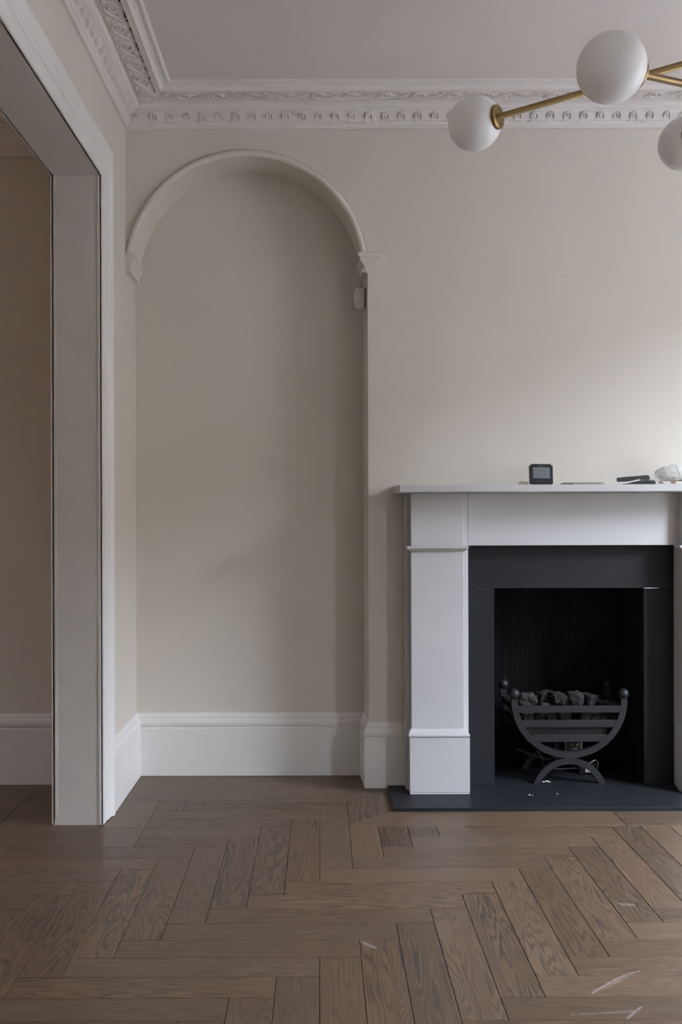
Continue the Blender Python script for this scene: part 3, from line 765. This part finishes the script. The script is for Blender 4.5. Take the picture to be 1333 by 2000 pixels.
# ------------------------------------------------------------------ fire basket
BXC, YF0, YF1 = .975, 3.882, 4.113
bk = thing('fire_basket', 'black iron dog-grate fire basket with ball finials', 'fire basket', (BXC, YF0, HZ))
def b_at(o): return part_at(o, bk)
def ring_poly(cx, cz, ro, ri, a0, a1, n):
    o_ = [(cx + ro * math.cos(a0 + (a1 - a0) * i / n), cz + ro * math.sin(a0 + (a1 - a0) * i / n)) for i in range(n + 1)]
    i_ = [(cx + ri * math.cos(a0 + (a1 - a0) * i / n), cz + ri * math.sin(a0 + (a1 - a0) * i / n)) for i in range(n + 1)]
    return o_, i_
def ring(nm, cx, cz, ro, ri, a0, a1, y0, y1, n=40):
    o_, i_ = ring_poly(cx, cz, ro, ri, a0, a1, n); V, Fc = [], []
    for k in range(n + 1):
        V += [(o_[k][0], y0, o_[k][1]), (i_[k][0], y0, i_[k][1]), (i_[k][0], y1, i_[k][1]), (o_[k][0], y1, o_[k][1])]
    for k in range(n):
        for j in range(4): Fc.append((k * 4 + j, k * 4 + (j + 1) % 4, k * 4 + 4 + (j + 1) % 4, k * 4 + 4 + j))
    Fc.append((0, 1, 2, 3)); Fc.append(tuple(n * 4 + j for j in range(4)))
    V = [(x, y, max(z, HZ + .0002)) for x, y, z in V]
    return b_at(mesh(nm, V, Fc, 'iron', bk))
RO, RT, CZ = .2275, .0245, .3415
DB = .020
for (y, full) in ((YF0, True), (YF1, False)):
    ring('hoop', BXC, CZ, RO, RO - RT, PI, 2 * PI, y, y + DB)
    zc = .1143 - .150; a = math.asin((HZ - zc) / .150)
    ring('foot_arch', BXC, zc, .150, .126, a, PI - a, y + .0005, y + DB - .0005, 28)
    for s in (-1, 1):
        b_at(sphere('ball_finial', (BXC + s * .2146, y + DB / 2, .3655), .0213, 'iron', bk))
        b_at(box('finial_neck', BXC + s * .2153 - .0115, BXC + s * .2153 + .0115, y + .001, y + DB - .001, .338, .350, 'iron', bk))
    for (z0, z1) in ((.2923, .3184), (.2345, .2626), (.178, .206)):
        zc_ = (z0 + z1) / 2; hw = math.sqrt(max(0, (RO - RT * .6) ** 2 - (CZ - zc_) ** 2)) - .004
        b_at(box('bar', BXC - hw, BXC + hw, y + .001, y + DB - .001, z0, z1, 'iron', bk, bev=.0012))
for s in (-1, 1):
    for (z0, z1, xo) in ((.2923, .3175, .2100), (.236, .2615, .192)):
        b_at(box('side_bar', BXC + s * xo - .011, BXC + s * xo + .011, YF0 + DB - .002, YF1 + .002, z0, z1, 'iron', bk, bev=.001))
bm = bmesh.new(); addbox(bm, BXC - .17, BXC + .17, YF0 + .03, YF1 - .01, .222, .228); addbox(bm, BXC - .165, BXC + .165, YF0 + .028, YF0 + .032, .172, .2275)
b_at(frombm('coal_tray', bm, 'iron', bk))
mesh_sp = [(BXC - .024, 3.99, .175), (BXC - .033, 3.985, .085), (BXC - .017, 3.985, .085), (BXC - .025, 3.985, .046), (BXC - .025, 3.992, .085)]
b_at(mesh('spike', [(BXC - .034, 3.985, .17), (BXC - .016, 3.985, .17), (BXC - .016, 3.995, .17), (BXC - .034, 3.995, .17), (BXC - .032, 3.985, .075), (BXC - .018, 3.985, .075), (BXC - .018, 3.995, .075), (BXC - .032, 3.995, .075), (BXC - .026, 3.99, .047)],
     [(0, 1, 2, 3), (0, 1, 5, 4), (1, 2, 6, 5), (2, 3, 7, 6), (3, 0, 4, 7), (4, 5, 8), (5, 6, 8), (6, 7, 8), (7, 4, 8)], 'iron', bk))

# ceramic coals
def coal(px, py, Y, sx, sy, sz, seed, mat, lab, rz=0.0, blocky=.72):
    bm = bmesh.new(); bmesh.ops.create_icosphere(bm, subdivisions=3, radius=1)
    for v_ in bm.verts:
        c0 = v_.co.copy(); m_ = max(abs(c0.x), abs(c0.y), abs(c0.z)); cube = c0 / m_
        q = c0.lerp(cube, blocky); q += noise.noise_vector(c0 * 1.1 + Vector((seed * 7.1, seed, 0))) * .38 + noise.noise_vector(c0 * 3.2 + Vector((seed, 0, 3))) * .16 + noise.noise_vector(c0 * 7 + Vector((seed, 5, 3))) * .06
        v_.co = Vector((q.x * sx, q.y * sy, q.z * sz))
    me = bpy.data.meshes.new('coal'); bm.to_mesh(me); bm.free()
    o = link('coal', me, mat); p = at(px, py, Y); o.location = p; o.rotation_euler = (rnd.uniform(-.2, .2), rnd.uniform(-.2, .2), rz)
    return tag(o, lab, 'coal', 'ceramic coals in the fire basket')
coal(1031, 1366, 3.945, .036, .028, .024, 1, 'ashcoal', 'pale grey angular coal at the left end of the fire basket')
coal(1066, 1363, 3.985, .026, .028, .026, 2, 'coal', 'dark coal with a notched top beside the split block coal')
coal(1090, 1363, 3.955, .029, .030, .022, 3, 'coal', 'split block coal with layered front face', rz=.2, blocky=.85)
coal(1122, 1363, 3.960, .032, .028, .025, 4, 'coal', 'rounded fibrous dark coal in the middle of the basket', rz=-.4)
coal(1152, 1366, 3.985, .030, .028, .024, 5, 'coal', 'blackish coal right of the fibrous coal', rz=.7)
coal(1066, 1378, 3.935, .018, .014, .012, 6, 'ashcoal', 'small grey chip of coal before the notched coal')
coal(1186, 1378, 3.955, .030, .026, .014, 7, 'coal', 'flat dark coal at the right end of the fire basket')
lows = [(1032, 1399, 'small ash-grey coal behind the upper gap, under the pale angular coal'), (1052, 1398, 'small dark coal in the upper gap, next to the ash-grey one under the angular coal'),
        (1076, 1399, 'small black coal in the upper gap under the notched coal'), (1104, 1398, 'small black coal in the upper gap under the split block coal'), (1144, 1399, 'small ash-grey coal in the upper gap under the fibrous coal'),
        (1164, 1399, 'small ash-grey coal in the upper gap under the blackish coal'), (1183, 1398, 'small dark coal in the upper gap under the flat coal')]
for i, (px, py, lab) in enumerate(lows):
    coal(px, py, 3.945 + .006 * (i % 2), .022, .022, .017, 20 + i, 'ashcoal' if i in (0, 4, 5) else 'coal', lab)
for i in range(5):
    coal(1052 + 27 * i, 1374, 4.055, .026, .026, .022, 40 + i, 'coal', 'dark coal at the back of the fire basket')

# gas control under the basket
gc = thing('gas_control', 'black gas fire control unit with brass unions beneath the basket', 'gas control', (BXC, 4.03, HZ))
def g_at(o): return part_at(o, gc)
p0, p1 = at(1105, 1448, 4.02), at(1137, 1470, 4.02)
g_at(box('valve_body', p0.x, p1.x, 4.022, 4.085, p1.z - .015, p0.z, 'black', gc, bev=.002))
g_at(box('edge_strip', p0.x - .001, p0.x + .002, 4.018, 4.024, p1.z - .012, p0.z, 'print', gc)); g_at(box('edge_strip', p1.x - .002, p1.x + .001, 4.018, 4.024, p1.z - .012, p0.z, 'print', gc))
for (px, py, r) in ((1116, 1454, .008), (1128, 1454, .008)):
    c = at(px, py, 4.021)
    g_at(lathe('brass_union', [(0, .002), (r * .35, .002), (r * .4, .004), (r * .8, .004), (r, .002), (r, -.004), (0, -.004)], 'brass', gc, 20, M4=Matrix.Translation(c) @ Matrix.Rotation(PI / 2, 4, 'X')))
for (px, py) in ((1119, 1462.5), (1125, 1462.5)):
    c = at(px, py, 4.021); pts = [(c.x + .0042 * math.cos(a), c.y, c.z + .0042 * math.sin(a)) for a in [2 * PI * i / 12 for i in range(12)]]
    g_at(tube('ring_mark', pts, .0009, 'print', gc, 5, closed=True))
p0, p1 = at(1132, 1490, 4.03), at(1168, 1508, 4.03)
g_at(box('receiver_box', p0.x, p1.x, 4.03, 4.09, HZ + .001, p0.z, 'black', gc, bev=.002))
p0, p1 = at(1144, 1500, 4.03), at(1154, 1508, 4.03)
g_at(box('white_label', p0.x, p1.x, 4.0285, 4.031, p1.z, p0.z, 'paper', gc))
a, b = at(1010, 1462, 4.06), at(1100, 1455, 4.05)
g_at(tube('pipe', [a, at(1040, 1475, 4.05), at(1070, 1483, 4.06), at(1098, 1470, 4.06), b], .006, 'cableblack', gc, 8))
g_at(tube('cable', [at(1045, 1462, 4.0), at(1058, 1478, 3.99), at(1062, 1494, 4.0), at(1090, 1502, 4.03), at(1135, 1500, 4.04)], .003, 'cableblack', gc, 6))
g_at(tube('cable_loop', [at(1150, 1492, 4.02), at(1163, 1484, 4.015), at(1170, 1490, 4.02), at(1166, 1503, 4.025)], .002, 'clearwire', gc, 6))

# plaster crumbs on the hearth
for i, (px, py, r) in enumerate([(1062, 1528, .0035), (1066, 1527, .0028), (1070, 1527, .0045), (1074, 1528, .003), (1035, 1553, .003), (1041, 1554, .002), (1089, 1551, .0022)]):
    Y = (CAM_H - HZ) * F / (py - VY + ROLL * (px - VX)); c = at(px, py, Y)
    bm = bmesh.new(); bmesh.ops.create_icosphere(bm, subdivisions=1, radius=1)
    for v_ in bm.verts: v_.co = Vector((v_.co.x * r * 1.5, v_.co.y * r, v_.co.z * r * .6)) * (1 + .3 * noise.noise(v_.co * 2 + Vector((i, 0, 0))))
    o = frombm('plaster_crumb', bm, 'crumb'); o.location = (c.x, Y, HZ + r * .5)
    tag(o, 'tiny white plaster crumb by the left foot of the fire basket' if i < 4 else 'tiny white speck on the open front of the slate hearth', 'crumb', 'plaster crumbs on the hearth')

# ------------------------------------------------------------------ pendant lamp with opal globes
GR = .075
G2 = at(928, 241, 2.80); G1 = at(1195, 132.5, 2.16); G3 = at(1339, 281, 2.84)
hub = Vector((1.033, 2.33))
lamp = thing('pendant_lamp', 'brass branching ceiling pendant with opal glass globes', 'pendant lamp', (hub.x, hub.y, CE))
def l_at(o): return part_at(o, lamp)
zs = [G1.z, G2.z, G3.z]
l_at(tube('stem', [(hub.x, hub.y, min(zs) - .02), (hub.x, hub.y, CE)], .008, 'brass', lamp, 16))
l_at(lathe('ceiling_rose', [(0, CE - .03), (.05, CE - .03), (.055, CE - .026), (.055, CE), (0, CE)], 'brass', lamp, M4=Matrix.Translation((hub.x, hub.y, 0))))
me_globe = None
for gi, g in enumerate((G1, G2, G3)):
    d = Vector((hub.x - g.x, hub.y - g.y, 0)); Lg = d.length; d.normalize()
    op = Vector((hub.x, hub.y, g.z)) + d * Lg
    l_at(tube('arm', [g + d * (GR - .004), op - d * (GR - .004)], .0085, 'brass', lamp, 16))
    l_at(lathe('hub_collar', [(0, -.014), (.016, -.014), (.016, .014), (0, .014)], 'brass', lamp, 20, M4=Matrix.Translation((hub.x, hub.y, g.z))))
    for (c, dd) in ((g, d), (op, -d)):
        l_at(sphere('globe', c, GR, 'opal', lamp, 48, 32))
        Mx = dd.to_track_quat('Z', 'Y').to_matrix().to_4x4(); Mx.translation = c
        r0, z0 = .0335, .0655
        cap = l_at(lathe('cap', [(0, z0 + .011), (.012, z0 + .011), (r0 - .0015, z0 + .0105), (r0, z0 + .009), (r0, z0 - .003), (0, z0 - .003)], 'brass', lamp, 40, M4=Mx))
        if c is G2 or c is g:
            for k in range(5):
                a = 2 * PI * k / 5 + .3
                lathe('screw', [(0, .0006), (.0016, .0006), (.0016, -.001)], 'dark', cap, 8, M4=Matrix.Translation((.021 * math.cos(a), .021 * math.sin(a), z0 + .0112)))

# ------------------------------------------------------------------ things on the mantel shelf
ZS = SHZ + .0002
# thermostat leaning back
th = thing('room_thermostat', 'black square room thermostat with grey screen standing on the mantel shelf', 'thermostat')
c = at(1058.5, 945, 3.745); th.location = (c.x, 3.745, ZS + .0005); th.rotation_euler = (-math.radians(9), math.radians(.5), math.radians(-1))
TW, THH = .0880, .0815
bm = bmesh.new(); addbox(bm, -TW / 2, TW / 2, 0, .014, 0, THH)
es = [e for e in bm.edges if abs(e.verts[0].co.y - e.verts[1].co.y) > .005]; bmesh.ops.bevel(bm, geom=es, offset=.006, segments=4, affect='EDGES')
es = [e for e in bm.edges if e.verts[0].co.y < .001 and e.verts[1].co.y < .001]; bmesh.ops.bevel(bm, geom=es, offset=.0012, segments=2, affect='EDGES')
case = frombm('case', bm, 'black', th)
box('back_plate', -.036, .036, .0138, .022, .006, .075, 'blackmat', th, bev=.001)
box('screen', -.0315, .0325, -.0006, .001, .0255, .0685, 'lcd', th, bev=.0004)
def text_part(s, size, x, z, root, mat='print', y=-.0008):
    cu = bpy.data.curves.new('lettering', 'FONT'); cu.body = s; cu.size = size; cu.align_x = 'CENTER'; cu.align_y = 'CENTER'; cu.extrude = .0001
    tmp = bpy.data.objects.new('lettering', cu); me = bpy.data.meshes.new_from_object(tmp); bpy.data.objects.remove(tmp); bpy.data.curves.remove(cu)
    me.name = 'lettering'; o = link('lettering', me, mat, root); o.location = (x, y, z); o.rotation_euler = (PI / 2, 0, 0); return o
text_part('heatmiser', .0052, 0, .0745, case)
def strokes(pts, x, z, nm='button_mark'):
    V, Fc = tube_data([(x + a * .0022, -.0004, z + b * .0022) for a, b in pts], .00035, 5); mesh(nm, V, Fc, 'print', case, fix=False)
zb = .0155
strokes([(.7, 1), (-.8, 0), (.7, -1)], -.030, zb); strokes([(-.9, 0), (-.2, -.9), (.9, 1.1)], -.015, zb); strokes([(-.7, 1), (.8, 0), (-.7, -1)], 0, zb)
strokes([(-1, .7), (0, -.8), (1, .7)], .015, zb); strokes([(-1, -.7), (0, .8), (1, -.7)], .030, zb)
# curl of thin wires behind it
wr = thing('wire_tangle', 'small tangle of gilt and clear wires beside the thermostat', 'wires', (at(1025, 945, 3.76).x, 3.76, ZS))
for k, (mat, sx, sz, ph) in enumerate((('gold', .013, .016, 0), ('clearwire', .017, .014, 1.3), ('gold', .009, .012, 2.4), ('silver', .016, .011, 3.4))):
    pts = []
    for i in range(34):
        t = i / 33; a = t * 2 * PI * 2.3 + ph
        pts.append((sx * math.cos(a) * (.6 + .4 * math.sin(3 * t + ph)) + .006 * (k - 1.5), .010 * math.sin(a * .7 + ph), .0012 + sz * (.5 + .5 * math.sin(a * 1.27 + ph)) * .9))
    tube('strand', pts, .0010, mat, wr, 5)
# phone
p0, p1 = at(1103, 945, 3.74), at(1181, 945, 3.74)
ph = thing('phone', 'slim dark phone lying flat on the mantel shelf', 'phone', ((p0.x + p1.x) / 2, 3.772, ZS)); ph.rotation_euler = (0, 0, math.radians(-.6)); hw = (p1.x - p0.x) / 2
bm = bmesh.new(); addbox(bm, -hw, hw, -.036, .036, .0004, .0092)
es = [e for e in bm.edges if abs(e.verts[0].co.z - e.verts[1].co.z) > .004]; bmesh.ops.bevel(bm, geom=es, offset=.007, segments=4, affect='EDGES')
es = [e for e in bm.edges if abs(e.verts[0].co.z - e.verts[1].co.z) < .0005]; bmesh.ops.bevel(bm, geom=es, offset=.0014, segments=2, affect='EDGES')
frombm('body', bm, 'phone', ph); box('glass', -hw + .004, hw - .004, -.033, .033, .0090, .0096, 'black', ph, bev=.0003)
box('antenna_strip', hw - .0105, hw - .0085, -.0362, -.0352, .001, .0086, 'paper', ph); box('side_button', -hw + .012, -hw + .034, -.0364, -.0352, .0028, .0058, 'blackmat', ph)
# black-handled tool
tl = thing('hand_tool', 'black-handled hand tool with thin silver blades lying beside the plastic bag', 'tool', (at(1240, 945, 3.74).x, 3.74, ZS))
def tl_poly(nm, pxs, y0, y1, mat, bev=.0012):
    poly = [((at(a, b, 3.74).x - tl.location.x), max(0.0004, at(a, b, 3.74).z - ZS)) for a, b in pxs]
    return prism(nm, poly, y0, y1, mat, tl, bev=bev)
tl_poly('upper_handle', [(1208, 933), (1225, 931), (1255, 929), (1260, 928), (1270, 928.5), (1271, 937), (1248, 938), (1226, 940.5), (1209, 941)], .004, .022, 'blackmat')
tl_poly('lower_handle', [(1215, 946), (1217, 944.5), (1250, 939), (1262, 938), (1277, 938.5), (1279, 941), (1278, 946)], -.012, .003, 'black')
tl_poly('blade', [(1190, 946), (1210, 942.5), (1230, 940), (1248, 936), (1249, 938), (1232, 942), (1222, 944.5), (1202, 946)], -.018, -.0155, 'silver', bev=.0003)
tl_poly('blade', [(1184, 946), (1205, 943.5), (1228, 941.5), (1230, 943), (1215, 945.3), (1198, 946)], -.022, -.020, 'silver', bev=.0003)
# printed booklets
def booklet_mat():
    m, n, b = new_mat('printed_booklet_edge'); t = N(n, 'ShaderNodeTexCoord'); wv = N(n, 'ShaderNodeTexWave'); wv.inputs['Scale'].default_value = 9; wv.inputs['Distortion'].default_value = 1.5
    mp = N(n, 'ShaderNodeMapping'); mp.inputs['Rotation'].default_value = (0, .8, 0); n.links.new(t.outputs['Object'], mp.inputs[0]); n.links.new(mp.outputs[0], wv.inputs['Vector'])
    r = N(n, 'ShaderNodeValToRGB'); r.color_ramp.interpolation = 'CONSTANT'; r.color_ramp.elements[0].color = (.62, .58, .54, 1); r.color_ramp.elements[1].position = .66; r.color_ramp.elements[1].color = (.24, .12, .07, 1)
    n.links.new(wv.outputs['Fac'], r.inputs[0]); n.links.new(r.outputs[0], b.inputs['Base Color']); b.inputs['Roughness'].default_value = .4; return m
M['booklet'] = booklet_mat()
b0 = at(1281, 945, 3.75).x
bl = thing('booklet', 'flat brown and white printed packet under the plastic bag', 'packet', (b0 + .10, 3.79, ZS)); 
box('cover', -.10, .12, -.045, .06, .0045, .0125, 'booklet', bl, bev=.0006); box('pages', -.098, .118, -.043, .058, .0003, .0044, 'paper', bl)
# thin plastic bag with something pale inside
bgc = at(1318, 925, 3.79)
pb = thing('plastic_bag', 'crumpled thin white plastic bag on the printed packet', 'plastic bag', (bgc.x, 3.79, ZS + .0128))
def blob(nm, mat, rx, ry, rz, off, amp, seed, sub=5, fold=0.0):
    bm = bmesh.new(); bmesh.ops.create_icosphere(bm, subdivisions=sub, radius=1)
    for v_ in bm.verts:
        c0 = v_.co.copy(); q = c0.copy(); s_ = Vector((seed, 0, 0))
        k = amp * noise.noise(c0 * 1.6 + s_) + amp * .6 * noise.noise(c0 * 3.7 + s_) + amp * .35 * noise.noise(c0 * 8 + s_)
        if fold: k -= fold * (abs(noise.noise(Vector((c0.x * 2.2, c0.y * 4, c0.z * 6)) + s_)) ** .6 - .4)
        q = c0 * (1 + k); v_.co = Vector((q.x * rx, q.y * ry, q.z * rz)) + Vector(off)
        if v_.co.z < .0006: v_.co.z = .0006 + .0002 * abs(v_.co.x)
    return frombm(nm, bm, mat, pb, smooth=True)
M['sage'] = plain('pale_green_fabric', (.45, .52, .45), .7); M['linen'] = plain('pale_linen', (.78, .76, .72), .8, bump=.4, bscale=120)
blob('bag_skin', 'bag', .070, .042, .036, (.004, 0, .030), .20, 3.3, fold=.20)
blob('white_contents', 'linen', .050, .028, .019, (.010, .004, .020), .15, 9.1, 4, fold=.2)
blob('green_contents', 'sage', .026, .012, .008, (.022, -.016, .028), .15, 5.1, 3)
def flap(nm, pts, wv_, seed):
    V, Fc = [], []; n = len(pts)
    for i, (x, y, z, w_) in enumerate(pts):
        for j in range(5):
            u = j / 4 - .5; V.append((x + u * w_ * wv_[0], y + u * w_ * wv_[1] + .004 * math.sin(j * 2.1 + i * 1.7 + seed), z + u * w_ * wv_[2] + .002 * math.sin(i * 2.3 + j * 1.9 + seed)))
    for i in range(n - 1):
        for j in range(4): Fc.append((i * 5 + j, i * 5 + j + 1, i * 5 + 6 + j, i * 5 + 5 + j))
    return mesh(nm, V, Fc, 'bag', pb, smooth=True, fix=False)
flap('handle_flap', [(-.026, -.008, .050, .030), (-.030, -.010, .060, .026), (-.034, -.010, .070, .020), (-.040, -.008, .079, .010)], (1, .3, .1), 1.0)
flap('loose_end', [(-.050, -.006, .014, .022), (-.066, -.008, .018, .026), (-.082, -.008, .016, .026), (-.094, -.006, .020, .020), (-.106, -.004, .027, .006)], (.1, .5, .9), 2.0)
flap('twisted_strap', [(-.012, -.030, .058, .012), (.000, -.040, .040, .010), (.008, -.044, .022, .012), (.020, -.044, .012, .014), (.034, -.040, .010, .012)], (1, 0, .3), 3.0)
